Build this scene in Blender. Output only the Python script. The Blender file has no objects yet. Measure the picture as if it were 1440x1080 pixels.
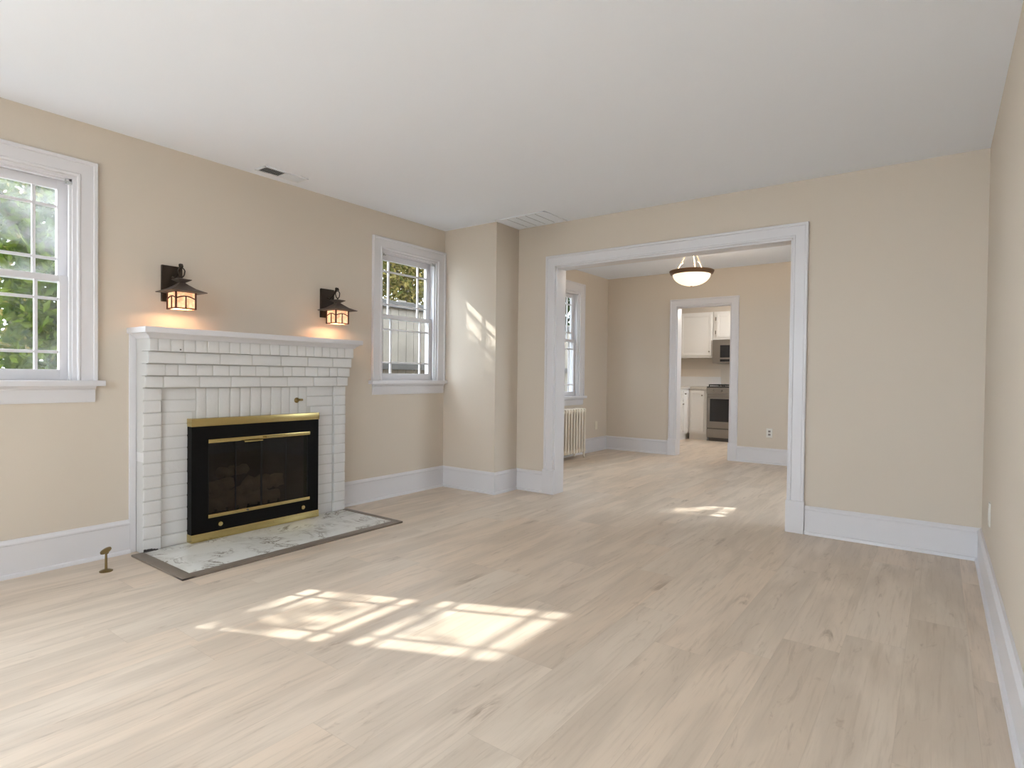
import bpy, bmesh, math, random
import numpy as np
from mathutils import Vector, Matrix

random.seed(7)
SC = bpy.context.scene
COL = SC.collection

# ------------------------------------------------------------------ camera
CAM_H = 1.0706
YAW, PITCH, ROLL = -0.6367, -0.0151, 0.0116
def cam_axes():
    f = Vector((math.sin(YAW)*math.cos(PITCH), math.cos(YAW)*math.cos(PITCH), math.sin(PITCH)))
    r = Vector((math.cos(YAW), -math.sin(YAW), 0)); u = r.cross(f)
    c, s = math.cos(ROLL), math.sin(ROLL)
    return c*r + s*u, -s*r + c*u, f
r_, u_, f_ = cam_axes()
cd = bpy.data.cameras.new('camera'); cam = bpy.data.objects.new('camera', cd); COL.objects.link(cam)
cd.sensor_width = 36; cd.lens = 811.57/1440*36; cd.clip_start = 0.02; cd.clip_end = 200
cam.matrix_world = Matrix(((r_.x, u_.x, -f_.x, 0), (r_.y, u_.y, -f_.y, 0), (r_.z, u_.z, -f_.z, CAM_H), (0, 0, 0, 1)))
SC.camera = cam

# ------------------------------------------------------------------ world, sun, exposure
SC.view_settings.view_transform = 'Standard'; SC.view_settings.look = 'None'
SC.view_settings.gamma = 1; SC.view_settings.use_curve_mapping = False
SC.view_settings.exposure = 0.93
SC.cycles.max_bounces = 14; SC.cycles.diffuse_bounces = 8; SC.cycles.transparent_max_bounces = 16
SC.cycles.sample_clamp_indirect = 8.0
SC.cycles.use_adaptive_sampling = False
SKY = 6.0
w = bpy.data.worlds.new('world'); SC.world = w; w.use_nodes = True
bg = w.node_tree.nodes['Background']; bg.inputs[0].default_value = (0.815, 0.885, 1.0, 1); bg.inputs[1].default_value = SKY
sd = bpy.data.lights.new('sun', 'SUN'); sun = bpy.data.objects.new('sun', sd); COL.objects.link(sun)
sd.energy = 5.0; sd.angle = math.radians(0.6); sd.color = (1.0, 0.96, 0.91)
sun.location = (-8, -4, 9)
sun.rotation_euler = Vector((1.267, 0.575, -1.0)).to_track_quat('-Z', 'Y').to_euler()

# ------------------------------------------------------------------ room numbers (metres; camera stands over the origin)
XL, XR, H = -3.825, 0.22, 2.44
YB, YB2 = 4.408, 4.555                 # partition between living and dining room
XC, YC = -3.197, 4.068                 # chase corner
YREAR = -2.6
XD, YD, YD2, HD = -3.948, 7.699, 7.84, 2.50
YK = 10.45; XKL, XKR = -4.10, -1.0
WT = 0.135

# ------------------------------------------------------------------ materials
def mat(name, color, rough=0.5, metal=0.0, bump=0.0, bscale=60, var=0.0, vscale=6, spec=0.5, coat=0.0):
    m = bpy.data.materials.new(name); m.use_nodes = True
    nt = m.node_tree; b = nt.nodes['Principled BSDF']
    b.inputs['Base Color'].default_value = (*color, 1); b.inputs['Roughness'].default_value = rough
    b.inputs['Metallic'].default_value = metal; b.inputs['Specular IOR Level'].default_value = spec
    b.inputs['Coat Weight'].default_value = coat
    tc = nt.nodes.new('ShaderNodeTexCoord')
    if var > 0:
        n = nt.nodes.new('ShaderNodeTexNoise'); n.inputs['Scale'].default_value = vscale; n.inputs['Detail'].default_value = 4
        mx = nt.nodes.new('ShaderNodeMix'); mx.data_type = 'RGBA'
        mx.inputs['A'].default_value = (*[c*(1-var) for c in color], 1); mx.inputs['B'].default_value = (*[min(1, c*(1+var)) for c in color], 1)
        nt.links.new(tc.outputs['Object'], n.inputs['Vector']); nt.links.new(n.outputs['Fac'], mx.inputs['Factor'])
        nt.links.new(mx.outputs['Result'], b.inputs['Base Color'])
    if bump > 0:
        n = nt.nodes.new('ShaderNodeTexNoise'); n.inputs['Scale'].default_value = bscale; n.inputs['Detail'].default_value = 4
        bp = nt.nodes.new('ShaderNodeBump'); bp.inputs['Strength'].default_value = bump; bp.inputs['Distance'].default_value = 0.002
        nt.links.new(tc.outputs['Object'], n.inputs['Vector']); nt.links.new(n.outputs['Fac'], bp.inputs['Height'])
        nt.links.new(bp.outputs['Normal'], b.inputs['Normal'])
    return m

def emit_mat(name, color, strength, noise=0.0, color2=None, scale=40):
    m = mat(name, color, 0.35)
    nt = m.node_tree; b = nt.nodes['Principled BSDF']
    b.inputs['Emission Strength'].default_value = strength
    b.inputs['Emission Color'].default_value = (*color, 1)
    if color2:
        tc = nt.nodes.new('ShaderNodeTexCoord')
        n = nt.nodes.new('ShaderNodeTexNoise'); n.inputs['Scale'].default_value = scale; n.inputs['Detail'].default_value = 3
        mx = nt.nodes.new('ShaderNodeMix'); mx.data_type = 'RGBA'
        mx.inputs['A'].default_value = (*color, 1); mx.inputs['B'].default_value = (*color2, 1)
        nt.links.new(tc.outputs['Object'], n.inputs['Vector'])
        cr = nt.nodes.new('ShaderNodeValToRGB'); cr.color_ramp.elements[0].position = 0.35; cr.color_ramp.elements[1].position = 0.65
        nt.links.new(n.outputs['Fac'], cr.inputs['Fac']); nt.links.new(cr.outputs['Color'], mx.inputs['Factor'])
        nt.links.new(mx.outputs['Result'], b.inputs['Emission Color']); nt.links.new(mx.outputs['Result'], b.inputs['Base Color'])
    return m

def pane_mat(name, tint=(0.96, 0.98, 0.97), refl=0.06, haze=0.0, haze_scale=3.0, dark=None):
    """thin clear pane: fresnel reflection over a transparent sheet, with optional film of haze on the glass"""
    m = bpy.data.materials.new(name); m.use_nodes = True; nt = m.node_tree; nt.nodes.clear()
    out = nt.nodes.new('ShaderNodeOutputMaterial'); tr = nt.nodes.new('ShaderNodeBsdfTransparent'); tr.inputs[0].default_value = (*tint, 1)
    gl = nt.nodes.new('ShaderNodeBsdfGlossy'); gl.inputs['Roughness'].default_value = 0.02
    lw = nt.nodes.new('ShaderNodeLayerWeight'); lw.inputs[0].default_value = 0.5      # 1 - |cos|, the same from both sides
    pw = nt.nodes.new('ShaderNodeMath'); pw.operation = 'POWER'; pw.inputs[1].default_value = 5; nt.links.new(lw.outputs['Facing'], pw.inputs[0])
    fr = nt.nodes.new('ShaderNodeMath'); fr.operation = 'MULTIPLY_ADD'; fr.inputs[1].default_value = 0.85; fr.inputs[2].default_value = 0.035; nt.links.new(pw.outputs[0], fr.inputs[0])
    mx = nt.nodes.new('ShaderNodeMixShader'); nt.links.new(fr.outputs[0], mx.inputs[0])
    nt.links.new(tr.outputs[0], mx.inputs[1]); nt.links.new(gl.outputs[0], mx.inputs[2])
    last = mx
    if haze > 0:
        tl = nt.nodes.new('ShaderNodeBsdfTranslucent'); tl.inputs[0].default_value = (0.85, 0.88, 0.88, 1)
        df = nt.nodes.new('ShaderNodeBsdfDiffuse'); df.inputs[0].default_value = (0.8, 0.82, 0.82, 1)
        ad = nt.nodes.new('ShaderNodeMixShader'); ad.inputs[0].default_value = 0.35
        nt.links.new(tl.outputs[0], ad.inputs[1]); nt.links.new(df.outputs[0], ad.inputs[2])
        tc = nt.nodes.new('ShaderNodeTexCoord'); n = nt.nodes.new('ShaderNodeTexNoise'); n.inputs['Scale'].default_value = haze_scale
        n.inputs['Detail'].default_value = 3
        mr = nt.nodes.new('ShaderNodeMapRange'); mr.inputs['From Min'].default_value = 0.35; mr.inputs['From Max'].default_value = 0.68
        mr.inputs['To Max'].default_value = haze
        nt.links.new(tc.outputs['Object'], n.inputs['Vector']); nt.links.new(n.outputs['Fac'], mr.inputs['Value'])
        m2 = nt.nodes.new('ShaderNodeMixShader'); nt.links.new(mr.outputs[0], m2.inputs[0])
        nt.links.new(last.outputs[0], m2.inputs[1]); nt.links.new(ad.outputs[0], m2.inputs[2]); last = m2
    nt.links.new(last.outputs[0], out.inputs['Surface'])
    return m

def leaf_mat(name, c1, c2, trans=0.35):
    m = bpy.data.materials.new(name); m.use_nodes = True; nt = m.node_tree; nt.nodes.clear()
    out = nt.nodes.new('ShaderNodeOutputMaterial')
    geo = nt.nodes.new('ShaderNodeNewGeometry')
    mx = nt.nodes.new('ShaderNodeMix'); mx.data_type = 'RGBA'
    mx.inputs['A'].default_value = (*c1, 1); mx.inputs['B'].default_value = (*c2, 1)
    nt.links.new(geo.outputs['Random Per Island'], mx.inputs['Factor'])
    d = nt.nodes.new('ShaderNodeBsdfDiffuse'); t = nt.nodes.new('ShaderNodeBsdfTranslucent')
    nt.links.new(mx.outputs['Result'], d.inputs[0]); nt.links.new(mx.outputs['Result'], t.inputs[0])
    ms = nt.nodes.new('ShaderNodeMixShader'); ms.inputs[0].default_value = trans
    nt.links.new(d.outputs[0], ms.inputs[1]); nt.links.new(t.outputs[0], ms.inputs[2]); nt.links.new(ms.outputs[0], out.inputs['Surface'])
    return m

def floor_mat():
    m = bpy.data.materials.new('oak_planks'); m.use_nodes = True; nt = m.node_tree; L = nt.links
    b = nt.nodes['Principled BSDF']
    N = nt.nodes.new
    tc = N('ShaderNodeTexCoord'); sp = N('ShaderNodeSeparateXYZ'); L.new(tc.outputs['Object'], sp.inputs[0])
    def math_(op, a, bb=None, c=None):
        n = N('ShaderNodeMath'); n.operation = op
        for i, v in enumerate((a, bb, c)):
            if v is None: continue
            if isinstance(v, (int, float)): n.inputs[i].default_value = v
            else: L.new(v, n.inputs[i])
        return n.outputs[0]
    PW, PL = 0.205, 1.22
    u = math_('DIVIDE', math_('ADD', sp.outputs['X'], 20.0 - 0.028 + 0.205*0 ), PW)   # plank column
    col = math_('FLOOR', u); fu = math_('FRACT', u)
    wn = N('ShaderNodeTexWhiteNoise'); wn.noise_dimensions = '1D'; L.new(col, wn.inputs['W'])
    v = math_('ADD', math_('DIVIDE', math_('ADD', sp.outputs['Y'], 20.0), PL), wn.outputs['Value'])
    row = math_('FLOOR', v); fv = math_('FRACT', v)
    pid = math_('ADD', math_('MULTIPLY', col, 17.13), math_('MULTIPLY', row, 3.71))
    wn2 = N('ShaderNodeTexWhiteNoise'); wn2.noise_dimensions = '1D'; L.new(pid, wn2.inputs['W'])
    rnd = wn2.outputs['Value']
    sc = N('ShaderNodeSeparateColor'); L.new(wn2.outputs['Color'], sc.inputs[0])
    # local plank coordinates
    def comb(x, y, z):
        n = N('ShaderNodeCombineXYZ')
        for i, q in enumerate((x, y, z)):
            if isinstance(q, (int, float)): n.inputs[i].default_value = q
            else: L.new(q, n.inputs[i])
        return n.outputs[0]
    off = math_('MULTIPLY', rnd, 97.0)
    def noise(vec, scale, detail, rough=0.55, dist=0.0):
        n = N('ShaderNodeTexNoise'); n.inputs['Scale'].default_value = scale; n.inputs['Detail'].default_value = detail
        n.inputs['Roughness'].default_value = rough; n.inputs['Distortion'].default_value = dist; L.new(vec, n.inputs['Vector']); return n.outputs['Fac']
    broad = noise(comb(math_('MULTIPLY', sp.outputs['X'], 7.0), math_('MULTIPLY', sp.outputs['Y'], 1.1), off), 1.0, 3, 0.5, 0.8)
    grain = noise(comb(math_('MULTIPLY', sp.outputs['X'], 60.0), math_('MULTIPLY', sp.outputs['Y'], 3.0), off), 1.0, 5, 0.6, 0.4)
    fine = noise(comb(math_('MULTIPLY', sp.outputs['X'], 260.0), math_('MULTIPLY', sp.outputs['Y'], 10.0), off), 1.0, 3, 0.6)
    crack = noise(comb(math_('MULTIPLY', sp.outputs['X'], 17.0), math_('MULTIPLY', sp.outputs['Y'], 3.2), math_('ADD', off, 31.0)), 1.0, 4, 0.62, 1.6)
    knotv = N('ShaderNodeTexVoronoi'); knotv.inputs['Scale'].default_value = 1.0
    L.new(comb(math_('ADD', math_('MULTIPLY', sp.outputs['X'], 4.0), math_('MULTIPLY', grain, 0.25)), math_('ADD', math_('MULTIPLY', sp.outputs['Y'], 1.1), math_('MULTIPLY', crack, 0.2)), off), knotv.inputs['Vector'])
    # colours
    def mix(fac, a, c):
        n = N('ShaderNodeMix'); n.data_type = 'RGBA'
        L.new(fac, n.inputs['Factor']) if not isinstance(fac, float) else setattr(n.inputs['Factor'], 'default_value', fac)
        for k, q in (('A', a), ('B', c)):
            if isinstance(q, tuple): n.inputs[k].default_value = (*q, 1)
            else: L.new(q, n.inputs[k])
        return n.outputs['Result']
    def ramp(fac, lo, hi, a=0.0, c=1.0):
        n = N('ShaderNodeMapRange'); n.interpolation_type = 'SMOOTHSTEP'
        n.inputs['From Min'].default_value = lo; n.inputs['From Max'].default_value = hi
        n.inputs['To Min'].default_value = a; n.inputs['To Max'].default_value = c; L.new(fac, n.inputs['Value']); return n.outputs[0]
    base = mix(rnd, FLOOR_A, FLOOR_B)
    base = mix(math_('MULTIPLY', sc.outputs['Green'], 0.42), base, FLOOR_C)
    base = mix(ramp(broad, 0.36, 0.66, 0.0, 0.75), base, FLOOR_D)
    base = mix(ramp(grain, 0.48, 0.72, 0.0, 0.45), base, FLOOR_E)
    base = mix(ramp(fine, 0.5, 0.8, 0.0, 0.18), base, FLOOR_E)
    base = mix(ramp(crack, 0.58, 0.74, 0.0, 0.42), base, FLOOR_F)
    base = mix(math_('MULTIPLY', ramp(knotv.outputs['Distance'], 0.16, 0.02, 0.0, 0.75), ramp(crack, 0.40, 0.60)), base, FLOOR_F)
    # seams
    eu = math_('MINIMUM', fu, math_('SUBTRACT', 1.0, fu)); ev = math_('MINIMUM', fv, math_('SUBTRACT', 1.0, fv))
    su = math_('LESS_THAN', eu, 0.0010/PW); sv = math_('LESS_THAN', ev, 0.0012/PL)
    seam = math_('MAXIMUM', su, sv)
    base = mix(math_('MULTIPLY', seam, 0.20), base, FLOOR_F)
    L.new(base, b.inputs['Base Color'])
    b.inputs['Roughness'].default_value = 0.42; b.inputs['Specular IOR Level'].default_value = 0.4
    bp = N('ShaderNodeBump'); bp.inputs['Strength'].default_value = 0.12; bp.inputs['Distance'].default_value = 0.002
    hh = math_('SUBTRACT', math_('MULTIPLY', grain, 0.3), math_('MULTIPLY', seam, 0.6))
    L.new(hh, bp.inputs['Height']); L.new(bp.outputs['Normal'], b.inputs['Normal'])
    return m

FLOOR_A = (0.66, 0.575, 0.480); FLOOR_B = (0.70, 0.610, 0.515); FLOOR_C = (0.70, 0.53, 0.385)
FLOOR_D = (0.54, 0.455, 0.370); FLOOR_E = (0.46, 0.375, 0.295); FLOOR_F = (0.32, 0.24, 0.175)

def marble_mat():
    m = mat('marble', (0.72, 0.71, 0.68), 0.25)
    nt = m.node_tree; b = nt.nodes['Principled BSDF']; N = nt.nodes.new; L = nt.links
    tc = N('ShaderNodeTexCoord')
    n = N('ShaderNodeTexNoise'); n.inputs['Scale'].default_value = 4.5; n.inputs['Detail'].default_value = 9; n.inputs['Roughness'].default_value = 0.68; n.inputs['Distortion'].default_value = 1.1
    L.new(tc.outputs['Object'], n.inputs['Vector'])
    ab = N('ShaderNodeMath'); ab.operation = 'SUBTRACT'; ab.inputs[1].default_value = 0.5; L.new(n.outputs['Fac'], ab.inputs[0])
    a2 = N('ShaderNodeMath'); a2.operation = 'ABSOLUTE'; L.new(ab.outputs[0], a2.inputs[0])
    mr = N('ShaderNodeMapRange'); mr.inputs['From Min'].default_value = 0.0; mr.inputs['From Max'].default_value = 0.035
    mr.inputs['To Min'].default_value = 1; mr.inputs['To Max'].default_value = 0; L.new(a2.outputs[0], mr.inputs['Value'])
    n2 = N('ShaderNodeTexNoise'); n2.inputs['Scale'].default_value = 5; n2.inputs['Detail'].default_value = 3; L.new(tc.outputs['Object'], n2.inputs['Vector'])
    m2 = N('ShaderNodeMapRange'); m2.inputs['From Min'].default_value = 0.42; m2.inputs['From Max'].default_value = 0.62; L.new(n2.outputs['Fac'], m2.inputs['Value'])
    mm = N('ShaderNodeMath'); mm.operation = 'MULTIPLY'; L.new(mr.outputs[0], mm.inputs[0]); L.new(m2.outputs[0], mm.inputs[1])
    mx = N('ShaderNodeMix'); mx.data_type = 'RGBA'; mx.inputs['A'].default_value = (0.74, 0.74, 0.71, 1); mx.inputs['B'].default_value = (0.20, 0.165, 0.13, 1)
    L.new(mm.outputs[0], mx.inputs['Factor'])
    mx2 = N('ShaderNodeMix'); mx2.data_type = 'RGBA'; mx2.inputs['B'].default_value = (0.50, 0.49, 0.44, 1)
    m3 = N('ShaderNodeMapRange'); m3.inputs['From Min'].default_value = 0.5; m3.inputs['From Max'].default_value = 0.75; m3.inputs['To Max'].default_value = 0.8; L.new(n.outputs['Fac'], m3.inputs['Value'])
    L.new(m3.outputs[0], mx2.inputs['Factor']); L.new(mx.outputs['Result'], mx2.inputs['A'])
    L.new(mx2.outputs['Result'], b.inputs['Base Color'])
    return m

M = {}
M['wall'] = mat('wall_paint', (0.615, 0.55, 0.470), 0.7, bump=0.06, bscale=180, spec=0.3)
M['ceiling'] = mat('ceiling_paint', (0.81, 0.855, 0.935), 0.9, spec=0.2)
M['trim'] = mat('trim_paint', (0.665, 0.66, 0.685), 0.35)
M['brick'] = mat('painted_brick', (0.66, 0.66, 0.66), 0.42, bump=0.55, bscale=55, var=0.02, vscale=18)
M['mortar'] = mat('painted_mortar', (0.56, 0.56, 0.55), 0.6, bump=0.5, bscale=80)
M['floor'] = floor_mat()
M['marble'] = marble_mat()
M['border'] = mat('hearth_border', (0.20, 0.165, 0.135), 0.5, var=0.12, vscale=25)
M['brass'] = mat('brass', (0.56, 0.45, 0.20), 0.24, 1.0)
M['brass_dark'] = mat('aged_brass', (0.26, 0.20, 0.095), 0.35, 1.0)
M['black'] = mat('black_enamel', (0.005, 0.005, 0.005), 0.5, spec=0.12)
M['soot'] = mat('sooty_firebrick', (0.075, 0.07, 0.066), 0.9, bump=0.5, bscale=30, var=0.4, vscale=8)
M['log'] = mat('ceramic_log', (0.27, 0.21, 0.155), 0.9, bump=1.0, bscale=25, var=0.5, vscale=14)
M['iron'] = mat('iron', (0.02, 0.02, 0.02), 0.5, 0.6)
M['bronze'] = mat('dark_bronze', (0.030, 0.020, 0.013), 0.45, 0.35)
M['lantern_roof'] = mat('weathered_copper', (0.13, 0.105, 0.09), 0.5, 0.5, var=0.15, vscale=40)
M['lantern_bars'] = mat('lantern_bars', (0.10, 0.028, 0.012), 0.5, 0.2)
M['amber'] = emit_mat('amber_glass', (1.0, 0.47, 0.24), 0.34, color2=(1.0, 0.76, 0.45), scale=45)
M['bowl'] = emit_mat('alabaster_glass', (1.0, 0.86, 0.66), 0.56)
M['oilbronze'] = mat('oiled_bronze', (0.20, 0.115, 0.065), 0.4, 0.6)
M['rod'] = mat('brushed_bronze', (0.55, 0.42, 0.32), 0.3, 0.8)
M['white_metal'] = mat('white_enamel', (0.74, 0.78, 0.84), 0.4)
M['plastic'] = mat('white_plastic', (0.70, 0.69, 0.65), 0.4)
M['ivory'] = mat('ivory_plastic', (0.74, 0.69, 0.58), 0.4)
M['socket'] = mat('socket_face', (0.24, 0.22, 0.20), 0.5)
M['clear_plastic'] = mat('grey_plastic', (0.42, 0.44, 0.44), 0.25)
M['radiator'] = mat('radiator_paint', (0.76, 0.70, 0.60), 0.4)
M['vent_shade'] = mat('duct_shade', (0.12, 0.12, 0.12), 0.8)  # flat dark colour standing for the shade inside the vents
M['cabinet'] = mat('cabinet_paint', (0.70, 0.68, 0.65), 0.35)
M['groove'] = mat('cabinet_gap', (0.10, 0.09, 0.08), 0.7)
M['steel'] = mat('stainless', (0.29, 0.265, 0.24), 0.34, 0.85)
M['oven_glass'] = mat('oven_glass', (0.018, 0.018, 0.02), 0.12)
M['counter'] = mat('laminate', (0.52, 0.48, 0.43), 0.3, var=0.06, vscale=60)
M['backsplash'] = mat('backsplash', (0.70, 0.68, 0.66), 0.3)
M['panel'] = mat('splash_panel', (0.66, 0.58, 0.49), 0.4)
M['knob'] = mat('nickel_knob', (0.30, 0.27, 0.23), 0.35, 0.8)
M['glass'] = pane_mat('window_glass')
M['glass_haze'] = pane_mat('window_glass_foggy', haze=0.20, haze_scale=2.2)
M['glass_mist'] = pane_mat('window_glass_misted', haze=0.03, haze_scale=4.0)
M['fire_glass'] = pane_mat('smoked_glass', tint=(0.60, 0.58, 0.56))
M['fence'] = mat('weathered_cedar', (0.16, 0.14, 0.115), 0.85, bump=0.4, bscale=12, var=0.35, vscale=4)
M['fence_rail'] = mat('fence_rail_wood', (0.05, 0.046, 0.042), 0.85, var=0.3, vscale=5)
M['bark'] = mat('bark', (0.07, 0.055, 0.04), 0.9, bump=0.8, bscale=14, var=0.3)
M['leaf_green'] = leaf_mat('leaf_green', (0.012, 0.030, 0.004), (0.085, 0.115, 0.014))
M['leaf_dark'] = leaf_mat('leaf_dark', (0.006, 0.014, 0.004), (0.02, 0.035, 0.008))
M['leaf_gold'] = leaf_mat('leaf_gold', (0.05, 0.06, 0.016), (0.26, 0.20, 0.07), 0.45)
M['grass'] = mat('lawn', (0.03, 0.04, 0.018), 0.9, var=0.4, vscale=3)
M['ext'] = mat('bounce_paving', (0.4, 0.38, 0.35), 0.8)

# ------------------------------------------------------------------ mesh builder
class MB:
    def __init__(self): self.v = []; self.f = []
    def add(self, vs, fs):
        o = len(self.v); self.v += [tuple(p) for p in vs]; self.f += [tuple(i+o for i in q) for q in fs]; return self
    def box(self, x0, x1, y0, y1, z0, z1, bev=0.0):
        if bev <= 0:
            vs = [(x, y, z) for x in (x0, x1) for y in (y0, y1) for z in (z0, z1)]
            return self.add(vs, [(0, 1, 3, 2), (4, 6, 7, 5), (0, 4, 5, 1), (2, 3, 7, 6), (0, 2, 6, 4), (1, 5, 7, 3)])
        bm = bmesh.new(); bmesh.ops.create_cube(bm, size=1)
        for q in bm.verts: q.co = Vector((x0+(q.co.x+.5)*(x1-x0), y0+(q.co.y+.5)*(y1-y0), z0+(q.co.z+.5)*(z1-z0)))
        bmesh.ops.bevel(bm, geom=bm.edges[:], offset=bev, segments=2, profile=0.7, affect='EDGES', clamp_overlap=True)
        return self.bm(bm)
    def bm(self, bm):
        bm.verts.index_update(); self.add([q.co[:] for q in bm.verts], [[q.index for q in f.verts] for f in bm.faces]); bm.free(); return self
    def lathe(self, prof, c, n=32, axis='z'):
        """prof: (r, h) list"""
        vs = []; fs = []
        for r, h in prof:
            for k in range(n):
                a = 2*math.pi*k/n; p = (r*math.cos(a), r*math.sin(a), h)
                if axis == 'x': p = (p[2], p[0], p[1])
                if axis == 'y': p = (p[0], p[2], p[1])
                vs.append((c[0]+p[0], c[1]+p[1], c[2]+p[2]))
        m = len(prof)
        for i in range(m-1):
            for k in range(n):
                k2 = (k+1) % n; fs.append((i*n+k, i*n+k2, (i+1)*n+k2, (i+1)*n+k))
        if prof[0][0] > 0: fs.append(tuple(range(n))[::-1])
        if prof[-1][0] > 0: fs.append(tuple(range((m-1)*n, m*n)))
        return self.add(vs, fs)
    def tube(self, pts, r, n=8, closed=False):
        pts = [Vector(p) for p in pts]; rs = r if isinstance(r, (list, tuple)) else [r]*len(pts)
        vs = []; fs = []; N_ = len(pts); prev = None
        for i, p in enumerate(pts):
            if closed: t = pts[(i+1) % N_] - pts[i-1]
            else: t = pts[min(i+1, N_-1)] - pts[max(i-1, 0)]
            t.normalize()
            a = prev if prev is not None and abs(prev.dot(t)) < 0.95 else (Vector((0, 0, 1)) if abs(t.z) < 0.9 else Vector((1, 0, 0)))
            a = (a - t*a.dot(t)).normalized(); prev = a; b = t.cross(a)
            for k in range(n):
                th = 2*math.pi*k/n; vs.append(p + (a*math.cos(th)+b*math.sin(th))*rs[i])
        for i in range(N_ if closed else N_-1):
            j = (i+1) % N_
            for k in range(n):
                k2 = (k+1) % n; fs.append((i*n+k, i*n+k2, j*n+k2, j*n+k))
        if not closed: fs.append(tuple(range(n))[::-1]); fs.append(tuple(range((N_-1)*n, N_*n)))
        return self.add(vs, fs)
    def sweep(self, path, prof, fn, cap=True):
        """path in a plane (a,b); profile (offset to the left of travel, height); fn(a,b,h) -> xyz. The profile is closed."""
        P = [Vector(p) for p in path]; nrm = []
        for i in range(len(P)-1):
            t = (P[i+1]-P[i]).normalized(); nrm.append(Vector((-t.y, t.x)))
        vs = []; fs = []; m = len(prof)
        for i, p in enumerate(P):
            if i == 0: o = nrm[0]
            elif i == len(P)-1: o = nrm[-1]
            else: o = (nrm[i-1]+nrm[i]) / (1+nrm[i-1].dot(nrm[i]))
            for off, h in prof:
                q = p + o*off; vs.append(fn(q.x, q.y, h))
        for i in range(len(P)-1):
            for k in range(m):
                k2 = (k+1) % m; fs.append((i*m+k, i*m+k2, (i+1)*m+k2, (i+1)*m+k))
        if cap: fs.append(tuple(range(m))); fs.append(tuple(range((len(P)-1)*m, len(P)*m))[::-1])
        return self.add(vs, fs)
    def build(self, name, m, parent=None, smooth=None, origin=None):
        me = bpy.data.meshes.new(name)
        base = Vector(parent['_loc']) if parent is not None and '_loc' in parent else Vector((0, 0, 0))
        loc = Vector(origin) if origin is not None else base.copy()
        vs = [tuple(Vector(p)-loc) for p in self.v]
        me.from_pydata(vs, [], self.f); me.materials.append(m)
        bm = bmesh.new(); bm.from_mesh(me); bmesh.ops.recalc_face_normals(bm, faces=bm.faces[:]); bm.to_mesh(me); bm.free()
        if smooth:
            me.shade_smooth(); me.set_sharp_from_angle(angle=math.radians(smooth))
        o = bpy.data.objects.new(name, me); COL.objects.link(o)
        if parent is not None:
            o.parent = parent; o.location = loc - base; o['_loc'] = tuple(loc)
        else: o.location = loc; o['_loc'] = tuple(loc)
        return o

def tag(o, label, cat, group=None, kind=None):
    if label: o['label'] = label
    if cat: o['category'] = cat
    if group: o['group'] = group
    if kind: o['kind'] = kind
    return o
def thing(name, label, cat, loc, group=None):
    o = bpy.data.objects.new(name, None); COL.objects.link(o); o.location = loc; o['_loc'] = tuple(loc); o.empty_display_size = 0.05
    return tag(o, label, cat, group)
def struct(o, label, cat): return tag(o, label, cat, kind='structure')
def copy_tree(o, parent=None):
    c = o.copy(); COL.objects.link(c); c.parent = parent
    for ch in [q for q in ORIG if q.parent == o]: copy_tree(ch, c)
    return c

def holes_wall(mb, axis, p0, p1, a0, a1, z0, z1, holes):
    """slab between p0 and p1 on axis ('x' or 'y'), running a0..a1 along the other, with rectangular holes (a, b, zlo, zhi)"""
    av = sorted({a0, a1, *[h[0] for h in holes], *[h[1] for h in holes]}); zv = sorted({z0, z1, *[h[2] for h in holes], *[h[3] for h in holes]})
    for i in range(len(av)-1):
        for j in range(len(zv)-1):
            am, zm = (av[i]+av[i+1])/2, (zv[j]+zv[j+1])/2
            if any(h[0] < am < h[1] and h[2] < zm < h[3] for h in holes): continue
            if axis == 'x': mb.box(p0, p1, av[i], av[i+1], zv[j], zv[j+1])
            else: mb.box(av[i], av[i+1], p0, p1, zv[j], zv[j+1])
    return mb

# ------------------------------------------------------------------ setting: floor, ceilings, walls
struct(MB().box(XKL-0.3, XR+0.3, YREAR-0.3, YK+0.3, -0.12, 0).build('floor', M['floor']), 'pale oak plank floor running through all rooms', 'floor')
struct(MB().box(XL-WT, XR+0.3, YREAR-0.3, YB2-0.02, H, H+0.2).build('ceiling', M['ceiling']), 'smooth off-white ceiling of the living room', 'ceiling')
struct(MB().box(XKL-0.3, XR+0.3, YB2-0.02, YK+0.3, HD, HD+0.14).build('ceiling_dining', M['ceiling']), 'off-white ceiling beyond the wide opening', 'ceiling')

W1 = dict(y0=0.441, y1=1.131, z0=1.015, z1=2.132, zm=1.57, cas=0.095)
W2 = dict(y0=3.283, y1=3.968, z0=1.015, z1=2.132, zm=1.57, cas=0.098)
W3 = dict(y0=6.17, y1=6.86, z0=0.80, z1=2.20, zm=1.545, cas=0.125)
FB = (1.70, 2.56, 0.0, 0.76)
DW = (4.9, 6.2, 0.8, 2.1)
DL = (4.78, 5.50, 0.70, 1.95)
RW = (-2.70, 0.10, 0.80, 2.30)
RL = (-2.52, -0.42, 0.10, 2.34)
mb = MB(); holes_wall(mb, 'x', XL-WT, XL, YREAR-0.2, YB, 0, H, [(W1['y0'], W1['y1'], W1['z0'], W1['z1']), (W2['y0'], W2['y1'], W2['z0'], W2['z1']), FB, RL])
struct(mb.build('wall_left', M['wall']), 'beige painted wall with fireplace and two windows', 'wall')
struct(MB().box(XL, XC, YC, YB, 0, H, ).build('wall_chase', M['wall']), 'beige boxed chimney chase beside the second window', 'wall')
mb = MB(); holes_wall(mb, 'y', YB, YB2, XD-WT, XR+0.2, 0, HD+0.1, [(-2.783, -0.832, 0, 2.05)])
struct(mb.build('wall_back', M['wall']), 'beige wall with the wide cased opening', 'wall')
struct(MB().box(XR, XR+0.2, YREAR-0.2, YB, 0, H).build('wall_right', M['wall']), 'beige wall close beside the camera', 'wall')
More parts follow.
